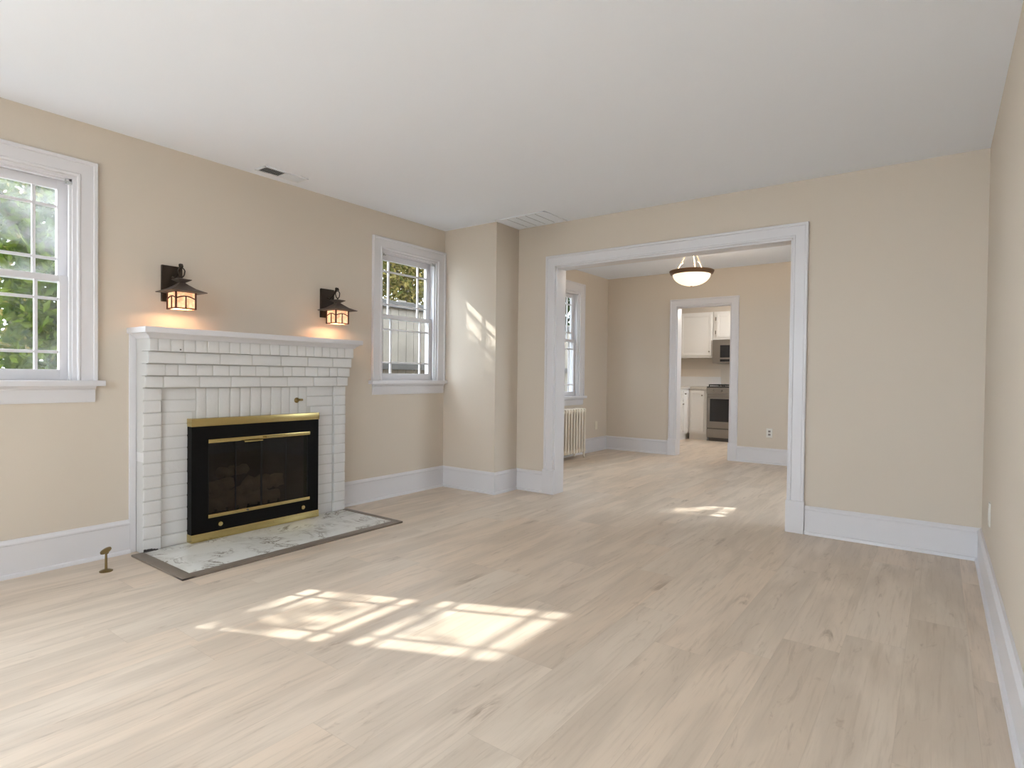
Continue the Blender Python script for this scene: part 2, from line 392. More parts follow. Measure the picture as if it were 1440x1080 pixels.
mb = MB(); holes_wall(mb, 'y', YREAR-0.2, YREAR, XL, XR, 0, H, [RW])
struct(mb.build('wall_front', M['wall']), 'beige wall with the added window behind the camera', 'wall')
mb = MB(); holes_wall(mb, 'x', XD-WT, XD, YB2, YD, 0, HD, [(W3['y0'], W3['y1'], W3['z0'], W3['z1']), DL])
struct(mb.build('wall_dining_left', M['wall']), 'beige dining room wall with radiator and window', 'wall')
mb = MB(); holes_wall(mb, 'y', YD, YD2, XKL-0.3, XR+0.2, 0, HD, [(-2.897, -2.171, 0, 2.035)])
struct(mb.build('wall_dining_back', M['wall']), 'beige dining room wall with the kitchen doorway', 'wall')

mb = MB(); holes_wall(mb, 'x', XR, XR+0.2, YB2, YD, 0, HD, [DW])
struct(mb.build('wall_dining_right', M['wall']), 'beige dining room wall out of view to the right', 'wall')
struct(MB().box(XKL-0.3, XR+0.2, YK, YK+0.2, 0, HD).build('wall_kitchen_back', M['wall']), 'kitchen wall behind the cabinets and range', 'wall')
struct(MB().box(XKL-0.2, XKL, YD2, YK, 0, HD).build('wall_kitchen_left', M['wall']), 'kitchen wall behind the left cabinet run', 'wall')
KW = (8.9, 10.3, 0.95, 2.3)
mb = MB(); holes_wall(mb, 'x', XKR, XKR+0.2, YD2, YK, 0, HD, [KW])
struct(mb.build('wall_kitchen_right', M['wall']), 'kitchen wall out of view with an added window', 'wall')

# ------------------------------------------------------------------ baseboards
BBP = [(0, 0.195), (0.010, 0.195), (0.014, 0.188), (0.021, 0.178), (0.021, 0.170), (0.017, 0.166), (0.017, 0.022), (0.026, 0.018), (0.030, 0.008), (0.030, 0), (0, 0)]
fl = lambda a, b, h: (a, b, h)
def baseboard(name, path, label):
    struct(MB().sweep(path, BBP, fl).build(name, M['trim'], smooth=25), label, 'baseboard')
baseboard('baseboard_left', [(XL, 1.388), (XL, YREAR), (-0.2, YREAR)], 'tall white baseboard left of the fireplace')
baseboard('baseboard_chase', [(-2.88, YB), (XC, YB), (XC, YC), (XL, YC), (XL, 2.852)], 'white baseboard running from the fireplace round the chase')
baseboard('baseboard_right', [(XR, YREAR), (XR, YB), (-0.728, YB)], 'white baseboard of the right corner')
baseboard('baseboard_dining_left', [(-2.990, YD), (XD, YD), (XD, YB2)], 'white baseboard from the kitchen doorway round to the radiator')
baseboard('baseboard_dining_right', [(XR, YB2), (XR, YD), (-2.078, YD)], 'white baseboard under the outlet right of the kitchen doorway')

# ------------------------------------------------------------------ cased openings
def cas_prof(w, d=0.020):
    return [(0, -0.0), (0, d*0.75), (0.004, d*0.9), (0.012, d*0.9), (0.016, d*0.7), (w-0.022, d*0.8), (w-0.018, d*1.15), (w-0.004, d*1.2), (w, d), (w, 0)]
def opening(name, xl, xr, zt, yf, yb, w, label, plinth):
    root = thing(name, label, 'door casing', ((xl+xr)/2, (yf+yb)/2, 0)); root['kind'] = 'structure'
    path = [(xl, 0), (xl, zt), (xr, zt), (xr, 0)]
    MB().sweep(path, cas_prof(w), lambda a, b, h: (a, yf-h, b)).build('casing', M['trim'], root, 25)
    MB().sweep(path, cas_prof(w), lambda a, b, h: (a, yb+h, b)).build('casing', M['trim'], root, 25)
    j = MB(); t = 0.014
    j.box(xl-0.001, xl+t, yf-0.004, yb+0.004, 0, zt, 0.002); j.box(xr-t, xr+0.001, yf-0.004, yb+0.004, 0, zt, 0.002); j.box(xl, xr, yf-0.004, yb+0.004, zt-t, zt+0.001, 0.002)
    j.build('jamb', M['trim'], root, 30)
    for s, x in ((-1, xl), (1, xr)):
        a, b = (x-w-plinth, x+0.016) if s < 0 else (x-0.016, x+w+plinth)
        MB().box(a, b, yf-0.034, yf-0.001, 0, 0.222, 0.004).build('plinth_block', M['trim'], root, 30)
    return root
opening('trim_1', -2.783, -0.832, 2.05, YB, YB2, 0.098, 'wide white casing around the opening to the dining room', 0.004)
opening('trim_2', -2.897, -2.171, 2.035, YD, YD2, 0.095, 'white casing around the narrow kitchen doorway', 0.003)

# ------------------------------------------------------------------ double-hung windows in the left walls
def dh_window(name, xw, W, label, up_glass, lo_glass):
    y0, y1, z0, z1, zm, cas = (W[k] for k in ('y0', 'y1', 'z0', 'z1', 'zm', 'cas'))
    root = thing(name, label, 'window', (xw, (y0+y1)/2, z0)); root['kind'] = 'structure'
    MB().sweep([(y0, z0-0.002), (y0, z1), (y1, z1), (y1, z0-0.002)], cas_prof(cas, 0.022), lambda a, b, h: (xw+h, a, b)).build('casing', M['trim'], root, 25)
    endr = min(y1+cas+0.028, YC-0.001 if xw == XL and y1 > 3 else 99)
    MB().box(xw-0.10, xw+0.055, y0-cas-0.028, endr, z0-0.032, z0, 0.006).build('sill', M['trim'], root, 30)
    ap = MB(); e1 = min(y1+cas-0.01, endr)
    ap.sweep([(y0-cas+0.01, 0), (e1, 0)][::-1], [(0, 0), (0, -0.09), (0.006, -0.09), (0.012, -0.075), (0.014, -0.02), (0.022, -0.012), (0.026, 0)],
             lambda a, b, h: (xw-b, a, z0-0.032+h))
    ap.build('apron', M['trim'], root, 25)
    fr = MB(); t = 0.018   # jamb lining and stops
    for a, b in ((y0, y0+t), (y1-t, y1)):
        fr.box(xw-WT, xw+0.002, a, b, z0, z1); 
    fr.box(xw-WT, xw+0.002, y0+t, y1-t, z1-t, z1); fr.box(xw-WT-0.03, xw-0.03, y0, y1, z0-0.02, z0+0.004)
    for s, y in ((1, y0+t), (-1, y1-t)):
        for d0, d1, ww in ((0.012, 0.030, 0.012), (0.030, 0.043, 0.006), (0.114, 0.13, 0.007)):
            a, b = sorted((y, y+s*ww)); fr.box(xw-d1, xw-d0, a, b, z0, z1-t)
    fr.box(xw-0.030, xw-0.012, y0+t, y1-t, z1-t-0.012, z1-t); fr.box(xw-0.043, xw-0.030, y0+t, y1-t, z1-t-0.006, z1-t)
    fr.build('frame', M['trim'], root, 30)
    a0, a1 = y0+t, y1-t; st = 0.047
    def sash(nm, xf, zb, zt, rb, rt, gm):
        d = 0.032; m_ = MB()
        m_.box(xf-d, xf, a0, a0+st, zb, zt, 0.003); m_.box(xf-d, xf, a1-st, a1, zb, zt, 0.003)
        m_.box(xf-d, xf-0.0005, a0+st-0.002, a1-st+0.002, zb, zb+rb, 0.003); m_.box(xf-d, xf-0.0005, a0+st-0.002, a1-st+0.002, zt-rt, zt, 0.003)
        g0, g1, h0, h1 = a0+st, a1-st, zb+rb, zt-rt; mw = 0.008
        for y in (g0+0.10, g1-0.10): m_.box(xf-d+0.008, xf-0.006, y-mw, y+mw, h0, h1, 0.003)
        for z in (h0+0.095, h1-0.095): m_.box(xf-d+0.008, xf-0.0065, g0, g1, z-mw, z+mw, 0.003)
        s_ = m_.build(nm, M['trim'], root, 30)
        MB().box(xf-0.018, xf-0.015, g0-0.004, g1+0.004, h0-0.004, h1+0.004).build('pane', gm, s_)
    sash('upper_sash', xw-0.080, zm-0.018, z1-t-0.001, 0.034, 0.050, up_glass)
    sash('lower_sash', xw-0.045, z0+0.004, zm+0.018, 0.055, 0.034, lo_glass)
    return root
dh_window('window_1', XL, W1, 'white double-hung window with foggy upper panes left of the fireplace', M['glass_haze'], M['glass_mist'])
dh_window('window_2', XL, W2, 'white double-hung window between fireplace and chase looking on the fence', M['glass'], M['glass'])
dh_window('window_3', XD, W3, 'tall white double-hung window above the radiator', M['glass'], M['glass'])

def big_window(name, axis, p, a0, a1, z0, z1, n, inward, label):
    root = thing(name, label, 'window', (p, (a0+a1)/2, z0) if axis == 'x' else ((a0+a1)/2, p, z0)); root['kind'] = 'structure'
    fn = (lambda d0, d1, a, b, c, e, m_: m_.box(*sorted((p+inward*d0, p+inward*d1)), a, b, c, e, 0.003)) if axis == 'x' else \
         (lambda d0, d1, a, b, c, e, m_: m_.box(a, b, *sorted((p+inward*d0, p+inward*d1)), c, e, 0.003))
    c = MB()
    for a, b, q, e in ((a0-.09, a0, z0-.09, z1+.09), (a1, a1+.09, z0-.09, z1+.09), (a0, a1, z1, z1+.09), (a0, a1, z0-.09, z0)): fn(0, .02, a, b, q, e, c)
    c.build('casing', M['trim'], root, 30)
    f = MB()
    for a, b, q, e in ((a0, a0+.05, z0, z1), (a1-.05, a1, z0, z1), (a0, a1, z1-.05, z1), (a0, a1, z0, z0+.05)): fn(-.11, -.06, a, b, q, e, f)
    for k in range(1, n): a = a0+(a1-a0)*k/n; fn(-.11, -.06, a-.03, a+.03, z0, z1, f)
    f.build('frame', M['trim'], root, 30)
    g = MB(); fn(-.092, -.088, a0+.03, a1-.03, z0+.03, z1-.03, g); g.build('pane', M['glass'], root)
big_window('added_window_4', 'y', YREAR, *RW, 4, 1, 'added unseen four-part daylight window behind the camera')  # invented opening that lets sky light into the living room
big_window('added_window_7', 'x', XL, *RL, 2, 1, 'added unseen side window at the near end of the fireplace wall')  # added out of view to bring daylight across to the right wall
big_window('added_window_8', 'x', XD, *DL, 2, 1, 'added dining room daylight window hidden behind the chase')  # unseen opening added to light the dining room from the left
big_window('added_window_5', 'x', XR, *DW, 3, -1, 'added unseen dining room window to the right')  # unseen opening added for more daylight in the dining room
big_window('added_window_6', 'x', XKR, *KW, 2, -1, 'added unseen kitchen window to the right')  # added out of view to let daylight onto the cabinets

# ------------------------------------------------------------------ blind brackets left on the windows
def bracket(x, y, z, label):
    b = MB(); b.box(x, x+0.016, y-0.013, y+0.013, z-0.012, z+0.012, 0.003); b.box(x+0.014, x+0.024, y-0.006, y+0.018, z-0.014, z-0.004, 0.002)
    b.box(x+0.012, x+0.020, y-0.016, y-0.010, z-0.014, z+0.014, 0.001)
    tag(b.build('blind_bracket', M['clear_plastic'], origin=(x, y, z)), label, 'bracket')
bracket(XL-0.029, 1.098, 2.098, 'small clear plastic blind bracket in the window left of the fireplace')
bracket(XL-0.029, 3.325, 2.098, 'small blind bracket at the near top corner of the fence-view window')
bracket(XL-0.029, 3.925, 2.098, 'small blind bracket at the top corner nearest the chase')

# ------------------------------------------------------------------ fireplace
FP = thing('fireplace', 'white painted brick fireplace with corbelled courses and a mantel shelf', 'fireplace', (-3.75, 2.13, 0))
FX = -3.715; PY0, PY1 = 1.420, 2.848
rb = random.Random(3)
bk = MB(); gap = 0.006
def brick(x1, y0, y1, z0, z1, dx=0.05, bev=0.006, gap=0.0075):
    j = lambda a: rb.uniform(-a, a)
    bk.box(x1-dx, x1+j(0.0014), y0+gap/2+j(0.0008), y1-gap/2+j(0.0008), z0+gap/2+j(0.0008), z1-gap/2+j(0.0008), bev)
ZC = 0.972; n = 13; ph = (ZC-0.008)/n
OY0, OY1, OZ = 1.71, 2.545, 0.760
for i in range(n):                                   # piers and recessed panels
    z0 = 0.008+i*ph; z1 = z0+ph
    brick(FX, PY0, PY0+0.103, z0, z1, 0.108); brick(FX, PY1-0.108, PY1, z0, z1, 0.108)
    if z0 < OZ:
        brick(FX-0.020, PY0+0.102, OY0, z0, min(z1, 1), 0.05); brick(FX-0.020, OY1, PY1-0.107, z0, z1, 0.05)
    else:
        brick(FX-0.020, PY0+0.102, 1.728, z0, z1, 0.05); brick(FX-0.020, 2.513, PY1-0.107, z0, z1, 0.05)
ys = [1.728, 1.789, 1.868, 1.942, 2.009, 2.082, 2.158, 2.232, 2.308, 2.376, 2.445, 2.513]
for a, b in zip(ys, ys[1:]): brick(FX-0.018, a, b, 0.762, ZC, 0.05)
def course(x, z0, z1, lens, off=0.0):
    y = PY0; k = 0; first = off
    while y < PY1-0.01:
        l = lens[k % len(lens)]*rb.uniform(0.96, 1.04) if not (k == 0 and first) else first
        y2 = min(y+l, PY1)
        if PY1-y2 < 0.05: y2 = PY1
        brick(x, y, y2, z0, z1, x-(XL-0.0)-0.002, 0.007, 0.006); y = y2; k += 1
course(-3.690, ZC, 1.043, (0.205,), 0.10)
course(-3.667, 1.043, 1.114, (0.105, 0.07, 0.11, 0.10))
course(-3.645, 1.114, 1.185, (0.205,))
course(-3.622, 1.185, 1.262, (0.068,), 0.045)
bk.build('brick_surround', M['brick'], FP, 40)
mo = MB()
holes_wall(mo, 'x', XL, FX-0.0235, PY0+0.004, PY1-0.004, 0, 1.262, [(OY0-0.004, OY1+0.004, 0, OZ+0.004)])
mo.box(XL, FX-0.006, PY0+0.003, PY0+0.100, 0.004, ZC); mo.box(XL, FX-0.006, PY1-0.105, PY1-0.004, 0.004, ZC)
for x, z0, z1 in ((-3.6935, ZC, 1.043), (-3.6705, 1.043, 1.114), (-3.6485, 1.114, 1.185), (-3.6255, 1.185, 1.262)): mo.box(XL, x, PY0+0.0015, PY1-0.0015, z0+.002, z1)
mo.build('mortar_bed', M['mortar'], FP)
sh = MB(); cov = [(0, 0), (0.006, 0), (0.008, 0.006), (0.014, 0.014), (0.024, 0.020), (0.030, 0.027), (0.030, 0.030), (0, 0.030)]
sh.sweep([(XL, PY1), (-3.622, PY1), (-3.622, PY0), (XL, PY0)], cov, lambda a, b, h: (a, b, 1.260+h))
sh.box(XL, -3.63, PY0+0.005, PY1-0.005, 1.258, 1.288)
sh.build('mantel_moulding', M['trim'], FP, 35)
MB().box(XL, -3.566, 1.374, 2.892, 1.288, 1.323, 0.007).build('mantel_shelf', M['trim'], FP, 35)
st = MB(); st.box(XL, XL+0.018, 1.386, 1.4205, 0, 1.288, 0.002); st.build('scribe_strip', M['trim'], FP, 30)
MB().lathe([(0, 0), (0.004, 0.001), (0.005, 0.004), (0, 0.006)], (-3.624, 1.585, 1.20), 10, 'x').build('nail', M['groove'], FP, 40)
ch = MB()
for k in range(9):
    y = 1.425+k*0.008; ch.box(FX-0.015, FX+0.004+rb.uniform(0, .006), y, y+0.014, 0.008, 0.012+rb.uniform(0.004, 0.020)*(1-k/11), 0.003)
tag(ch.build('broken_corner', M['soot'], FP, 30), 'dark broken mortar at the near bottom corner', None)

# hearth
HR = thing('hearth', 'grey veined white marble hearth slab with brown border strip', 'hearth', (-3.40, 2.11, 0))
MB().box(FX-0.11+0.10, -3.150, 1.425, 2.825, 0.0, 0.010, 0.002).build('slab', M['marble'], HR, 30)
hb = MB(); hb.box(FX-0.005, -3.085, 1.362, 1.425, 0.0, 0.012, 0.003); hb.box(-3.150, -3.085, 1.362, 2.868, 0.0, 0.0118, 0.003); hb.box(FX-0.005, -3.085, 2.825, 2.868, 0.0, 0.012, 0.003)
hb.build('border_strip', M['border'], HR, 30)

# firebox and insert
fb = MB(); x0 = XL-0.50
fb.box(x0-0.05, FX-0.03, FB[0]-0.0, FB[0]+0.02, 0.0, 0.76); fb.box(x0-0.05, FX-0.03, FB[1]-0.02, FB[1], 0.0, 0.76)
fb.box(x0-0.05, x0, FB[0], FB[1], 0, 0.76); fb.box(x0, FX-0.03, FB[0], FB[1], 0.735, 0.758); fb.box(x0, FX-0.03, FB[0]+.02, FB[1]-.02, 0, 0.014)
INS = thing('fireplace_insert', 'black and brass fireplace door set standing in the brick opening', 'fireplace doors', (FX, 2.13, 0.011))
fb.build('firebox', M['soot'], FP)
IY0, IY1 = 1.676, 2.578; XI = -3.680
G = (1.777, 2.496, 0.150, 0.645)
fr = MB(); holes_wall(fr, 'x', FX-0.028, XI, IY0, IY1, 0.062, 0.730, [G]); fr.build('black_frame', M['black'], INS)
tag(MB().box(FX-0.028, XI+0.008, IY0-0.002, IY1+0.002, 0.730, 0.779, 0.003).build('top_strip', M['brass'], INS, 30), 'polished brass strip', None)
tag(MB().box(FX-0.028, XI+0.008, IY0-0.002, IY1+0.002, 0.0115, 0.062, 0.003).build('bottom_strip', M['brass'], INS, 30), 'polished brass strip', None)
for z0, z1, nm in ((0.622, 0.646, 'upper_rail'), (0.150, 0.172, 'lower_rail')):
    MB().box(XI-0.006, XI+0.012, G[0]-0.004, G[1]+0.004, z0, z1, 0.003).build(nm, M['brass'], INS, 30)
gy = [1.779, 1.958, 2.137, 2.318, 2.494]
for k in range(4):
    a, b = gy[k], gy[k+1]
    d = 0.000 if k % 2 == 0 else 0.004
    g = MB().box(XI-0.010-d, XI-0.006-d, a+0.001, b-0.001, 0.172, 0.622).build('glass_door', M['fire_glass'], INS)
    e = MB(); e.box(XI-0.013-d, XI-0.003-d, a, a+0.004, 0.172, 0.622); e.box(XI-0.013-d, XI-0.003-d, b-0.004, b, 0.172, 0.622); e.build('edge_strip', M['iron'], g)
for a, b, z in ((1.996, 2.122, 0.616), (2.146, 2.305, 0.634)):
    h = MB(); h.tube([(XI+0.030, a, z), (XI+0.030, b, z)], 0.0055, 10); h.tube([(XI+0.008, a+.01, z+.004), (XI+0.030, a+.01, z)], 0.004, 8); h.tube([(XI+0.008, b-.01, z+.004), (XI+0.030, b-.01, z)], 0.004, 8)
    h.build('handle', M['brass'], INS, 50)
for y, z in ((1.845, 0.105), (2.439, 0.104)):
    MB().lathe([(0.006, 0), (0.006, 0.008), (0.014, 0.011), (0.017, 0.018), (0.014, 0.025), (0, 0.027)], (XI, y, z), 20, 'x').build('knob', M['brass'], INS, 50)
MB().lathe([(0.007, 0), (0.007, 0.004), (0, 0.005)], (XI+0.012, 2.03, 0.161), 12, 'x').build('latch', M['groove'], INS, 50)

# grate and logs
gr = MB()
for k in range(7): y = 1.90+k*0.075; gr.tube([(-3.83, y, 0.16), (-3.84, y, 0.10), (-4.12, y, 0.10), (-4.14, y, 0.15)], 0.008, 6)
gr.tube([(-3.86, 1.87, 0.092), (-3.86, 2.38, 0.092)], 0.008, 6); gr.tube([(-4.08, 1.87, 0.092), (-4.08, 2.38, 0.092)], 0.008, 6)
for x in (-3.86, -4.08):
    for y in (1.89, 2.36): gr.tube([(x, y, 0.095), (x, y, 0.014)], 0.008, 6)
tag(gr.build('log_grate', M['iron'], origin=(-3.97, 2.12, 0.014)), 'black iron grate inside the firebox under the logs', 'grate')
def log(p0, p1, r, seed, label):
    rr = random.Random(seed); n_ = 12; P = []; R_ = []
    p0, p1 = Vector(p0), Vector(p1)
    for i in range(n_+1):
        t = i/n_; P.append(p0.lerp(p1, t)+Vector((rr.uniform(-1, 1), 0, rr.uniform(-1, 1)))*r*0.22); R_.append(r*rr.uniform(0.78, 1.15)*(0.8 if i in (0, n_) else 1))
    m_ = MB().tube(P, R_, 14)
    m_.v = [tuple(Vector(v)*1.0 + Vector((rr.uniform(-1, 1), rr.uniform(-1, 1), rr.uniform(-1, 1)))*r*0.13) for v in m_.v]
    tag(m_.build('fire_log', M['log'], smooth=50, origin=tuple((p0+p1)/2)), label, 'log', 'ceramic logs behind the fireplace glass')
log((-3.90, 1.86, 0.175), (-3.93, 2.40, 0.170), 0.055, 1, 'long brown ceramic log lying lowest in front on the grate')
log((-4.05, 1.88, 0.185), (-4.04, 2.36, 0.190), 0.055, 2, 'dark ceramic log lying along the back of the grate')
log((-3.93, 1.86, 0.270), (-4.02, 2.10, 0.285), 0.042, 3, 'short reddish ceramic log stacked on the near side of the pile')
log((-3.96, 2.16, 0.275), (-3.91, 2.42, 0.285), 0.048, 4, 'pale ended ceramic log stacked on the far side of the pile')
log((-4.06, 2.02, 0.355), (-3.97, 2.19, 0.385), 0.035, 5, 'small ceramic log on top of the pile')

# gas valve in the brickwork, brass floor stop
v = thing('gas_valve', 'small dark brass gas key valve on the white brick above the insert', 'valve', (FX-0.02, 2.43, 0.872))
MB().lathe([(0, -0.004), (0.019, -0.004), (0.019, 0.003), (0.012, 0.007), (0.009, 0.012), (0, 0.012)], (FX-0.018, 2.43, 0.872), 20, 'x').build('flange', M['brass_dark'], v, 40)
MB().box(FX-0.006, FX+0.014, 2.432, 2.462, 0.868, 0.884, 0.003).build('key_stub', M['brass_dark'], v, 30)
d = thing('floor_stop', 'brass floor stop with tilted oval head near the left baseboard', 'doorstop', (-3.555, 1.183, 0))
MB().lathe([(0.031, 0), (0.031, 0.004), (0.020, 0.009), (0.010, 0.012), (0, 0.012)], (-3.555, 1.183, 0), 28).build('base', M['brass_dark'], d, 40)
MB().tube([(-3.555, 1.183, 0.009), (-3.555, 1.183, 0.098)], [0.0065, 0.0055], 12).build('stem', M['brass_dark'], d, 40)
hd = MB().lathe([(0, 0.012), (0.012, 0.011), (0.027, 0.006), (0.028, 0.001), (0.024, -0.003), (0.010, -0.007), (0.007, -0.016), (0, -0.016)], (0, 0, 0), 28)
R_ = Matrix.Rotation(math.radians(24), 3, Vector((0.80, 0.60, 0)).normalized()) @ Matrix.Rotation(math.radians(-14), 3, Vector((-0.6, 0.8, 0)))
hd.v = [tuple(R_ @ Vector(p) + Vector((-3.555, 1.183, 0.108))) for p in hd.v]
hd.build('head', M['brass_dark'], d, 40)

# ------------------------------------------------------------------ wall lanterns
def lantern(yc, label):
    x0 = XL; xc = -3.685; zb, zt = 1.447, 1.545; s = 0.056
    L_ = thing('wall_lantern', label, 'wall lamp', (XL, yc, 1.61), 'mission style lanterns over the mantel')
    MB().box(x0, x0+0.020, yc-0.060, yc+0.058, 1.497, 1.719, 0.004).build('back_plate', M['bronze'], L_, 30)
    a = MB(); a.tube([(x0+0.015, yc, 1.650), (x0+0.05, yc, 1.640), (x0+0.085, yc, 1.665), (xc-0.02, yc, 1.705), (xc+0.002, yc, 1.712), (xc+0.012, yc, 1.700)], [0.008, 0.007, 0.0065, 0.007, 0.008, 0.005], 10)
    a.lathe([(0, -0.011), (0.008, -0.008), (0.011, 0), (0.008, 0.008), (0, 0.011)], (xc-0.016, yc, 1.713), 14)
    a.build('arm', M['bronze'], L_, 50)
    ri = MB(); c = Vector((xc, yc, 1.668))
    ri.tube([c+Vector((0, math.cos(t)*0.020*(1 if math.sin(t) > 0 else 0.85), math.sin(t)*0.028)) for t in [2*math.pi*k/20 for k in range(20)]], 0.0038, 8, True)
    ri.tube([(xc, yc, 1.645), (xc, yc, 1.625)], 0.006, 8)
    ri.build('hanging_ring', M['bronze'], L_, 50)
    ro = MB()
    def pyr(levels):
        vs = []; fs = []
        for r, z in levels: vs += [(xc-r, yc-r, z), (xc+r, yc-r, z), (xc+r, yc+r, z), (xc-r, yc+r, z)]
        for i in range(len(levels)-1):
            for k in range(4): k2 = (k+1) % 4; fs.append((i*4+k, i*4+k2, i*4+4+k2, i*4+4+k))
        fs.append((0, 1, 2, 3)); fs.append(tuple(range(len(vs)-4, len(vs))))
        ro.add(vs, fs)
    pyr([(0.103, 1.545), (0.105, 1.549), (0.060, 1.569), (0.030, 1.592), (0.016, 1.604), (0.016, 1.612)])
    pyr([(0.016, 1.606), (0.040, 1.621), (0.042, 1.625), (0.010, 1.632)])
    ro.build('roof', M['lantern_roof'], L_, 20)
    ba = MB(); t = 0.0045
    for sx in (-1, 1):
        for sy in (-1, 1): ba.box(xc+sx*s-t, xc+sx*s+t, yc+sy*s-t, yc+sy*s+t, zb-0.003, zt+0.003)
    for sg in (-1, 1):
        ba.box(xc-s, xc+s, yc+sg*s-t*.8, yc+sg*s+t*.8, zb-0.003, zb+0.004); ba.box(xc+sg*s-t*.8, xc+sg*s+t*.8, yc-s, yc+s, zb-0.003, zb+0.004)
        ba.box(xc-s, xc+s, yc+sg*s-t*.8, yc+sg*s+t*.8, zt-0.002, zt+0.004); ba.box(xc+sg*s-t*.8, xc+sg*s+t*.8, yc-s, yc+s, zt-0.002, zt+0.004)
        arch = [(-s+2*s*k/12, zb+0.058+0.016*math.sin(math.pi*k/12)) for k in range(13)]
        ba.tube([(xc+sg*(s+0.001), yc+q, z) for q, z in arch], 0.0036, 6); ba.tube([(xc+q, yc+sg*(s+0.001), z) for q, z in arch], 0.0036, 6)
        ba.box(xc+sg*s-0.003, xc+sg*s+0.003, yc-0.0032, yc+0.0032, zb, zb+0.074); ba.box(xc-0.0032, xc+0.0032, yc+sg*s-0.003, yc+sg*s+0.003, zb, zb+0.074)
    ba.build('bars', M['lantern_bars'], L_, 30)
    gl = MB()
    for sg in (-1, 1):
        gl.box(xc+sg*(s-0.003)-0.0012, xc+sg*(s-0.003)+0.0012, yc-s, yc+s, zb, zt); gl.box(xc-s, xc+s, yc+sg*(s-0.003)-0.0012, yc+sg*(s-0.003)+0.0012, zb, zt)
    gl.build('glass_panels', M['amber'], L_)
    b = MB().lathe([(0, -0.030), (0.012, -0.026), (0.019, -0.012), (0.018, 0.004), (0.010, 0.022), (0.009, 0.034), (0, 0.034)], (xc, yc, 1.510), 16)
    b.build('bulb', M['bulb'], L_, 50)
    pl = bpy.data.lights.new('lantern_light', 'POINT'); po = bpy.data.objects.new('lantern_light', pl); COL.objects.link(po)
    pl.energy = LANTERN_W; pl.color = (1.0, 0.70, 0.42); pl.shadow_soft_size = 0.012; po.parent = L_; po.location = (xc-XL, 0, 1.464-1.61)
    return L_
LANTERN_W = 0.85
M['bulb'] = emit_mat('lit_bulb', (1.0, 0.72, 0.45), 1.5)
lantern(1.618, 'dark bronze lantern with glowing amber glass near the left mantel end')
lantern(2.742, 'dark bronze lantern with glowing amber glass beside the fence-view window')

# ------------------------------------------------------------------ ceiling registers
def register(name, x0, x1, y0, y1, zc, label, along, n1, tilt, group_split=None):
    root = thing(name, label, 'vent', ((x0+x1)/2, (y0+y1)/2, zc))
    f = MB(); b = 0.016
    for a in ((x0, x1, y0, y0+b), (x0, x1, y1-b, y1), (x0, x0+b, y0, y1), (x1-b, x1, y0, y1)): f.box(*a, zc-0.007, zc, 0.002)
    if group_split == 'half': f.box(x0, x1, (y0+y1)/2-0.005, (y0+y1)/2+0.005, zc-0.007, zc, 0.001)
    f.build('frame', M['white_metal'], root, 30)
    MB().box(x0+b*.5, x1-b*.5, y0+b*.5, y1-b*.5, zc-0.0015, zc-0.0003).build('backing', M['vent_shade'], root)  # dark sheet in place of the duct's shade
    s = MB(); L_ = (y1-y0-2*b)
    for k in range(n1):
        y = y0+b+(k+0.5)*L_/n1; w_ = L_/n1*0.52; sg = 1 if (group_split != 'half' or k < n1/2) else -1
        dz = 0.010*tilt
        # a tilted blade: one edge low, one edge high
        a, c = (y-w_*0.6*sg, y+w_*0.6*sg)
        s.add([(x0+b, a, zc-0.0085), (x1-b, a, zc-0.0085), (x1-b, c, zc-0.0015), (x0+b, c, zc-0.0015),
               (x0+b, a, zc-0.0078), (x1-b, a, zc-0.0078), (x1-b, c, zc-0.0008), (x0+b, c, zc-0.0008)],
              [(0, 1, 2, 3), (4, 5, 6, 7), (0, 1, 5, 4), (2, 3, 7, 6), (0, 3, 7, 4), (1, 2, 6, 5)])
    s.build('slats', M['white_metal'], root)
    return root
register('ceiling_vent', -3.735, -3.605, 2.105, 2.430, H, 'narrow ceiling register above the fireplace wall, half of it dark', 'y', 22, -1, 'half')
# return grille beside the chase: five louvred sections
root = thing('return_grille', 'white square ceiling return grille touching the chase corner', 'vent', (-2.92, 4.2, H))
x0, x1, y0, y1 = -3.185, -2.655, 4.020, 4.385
f = MB()
for a in ((x0, x1, y0, y0+.02), (x0, x1, y1-.02, y1), (x0, x0+.02, y0, y1), (x1-.02, x1, y0, y1)): f.box(*a, H-0.008, H, 0.002)
f.build('frame', M['white_metal'], root, 30)
s = MB()
MB().box(x0+.01, x1-.01, y0+.01, y1-.01, H-0.0012, H-0.0003).build('backing', M['vent_shade'], root)  # shade between the sections put into the colour of this sheet
for k in range(28*5):
    q = k//28; k = k % 28; a0 = x0+.02+(x1-x0-.04)*q/5+(.007 if q else 0); a1 = x0+.02+(x1-x0-.04)*(q+1)/5-(.007 if q < 4 else 0)
    y = y0+.02+(y1-y0-.04)*(k+.5)/28
    s.add([(a0, y-.005, H-.002), (a1, y-.005, H-.002), (a1, y+.006, H-.008), (a0, y+.006, H-.008), (a0, y-.005, H-.001), (a1, y-.005, H-.001), (a1, y+.006, H-.007), (a0, y+.006, H-.007)],
          [(0, 1, 2, 3), (4, 5, 6, 7), (0, 1, 5, 4), (2, 3, 7, 6), (0, 3, 7, 4), (1, 2, 6, 5)])
s.build('slats', M['white_metal'], root)
register('ceiling_vent', -3.42, -3.16, 5.42, 5.54, HD, 'small white register on the dining ceiling behind the casing head', 'y', 8, -1)

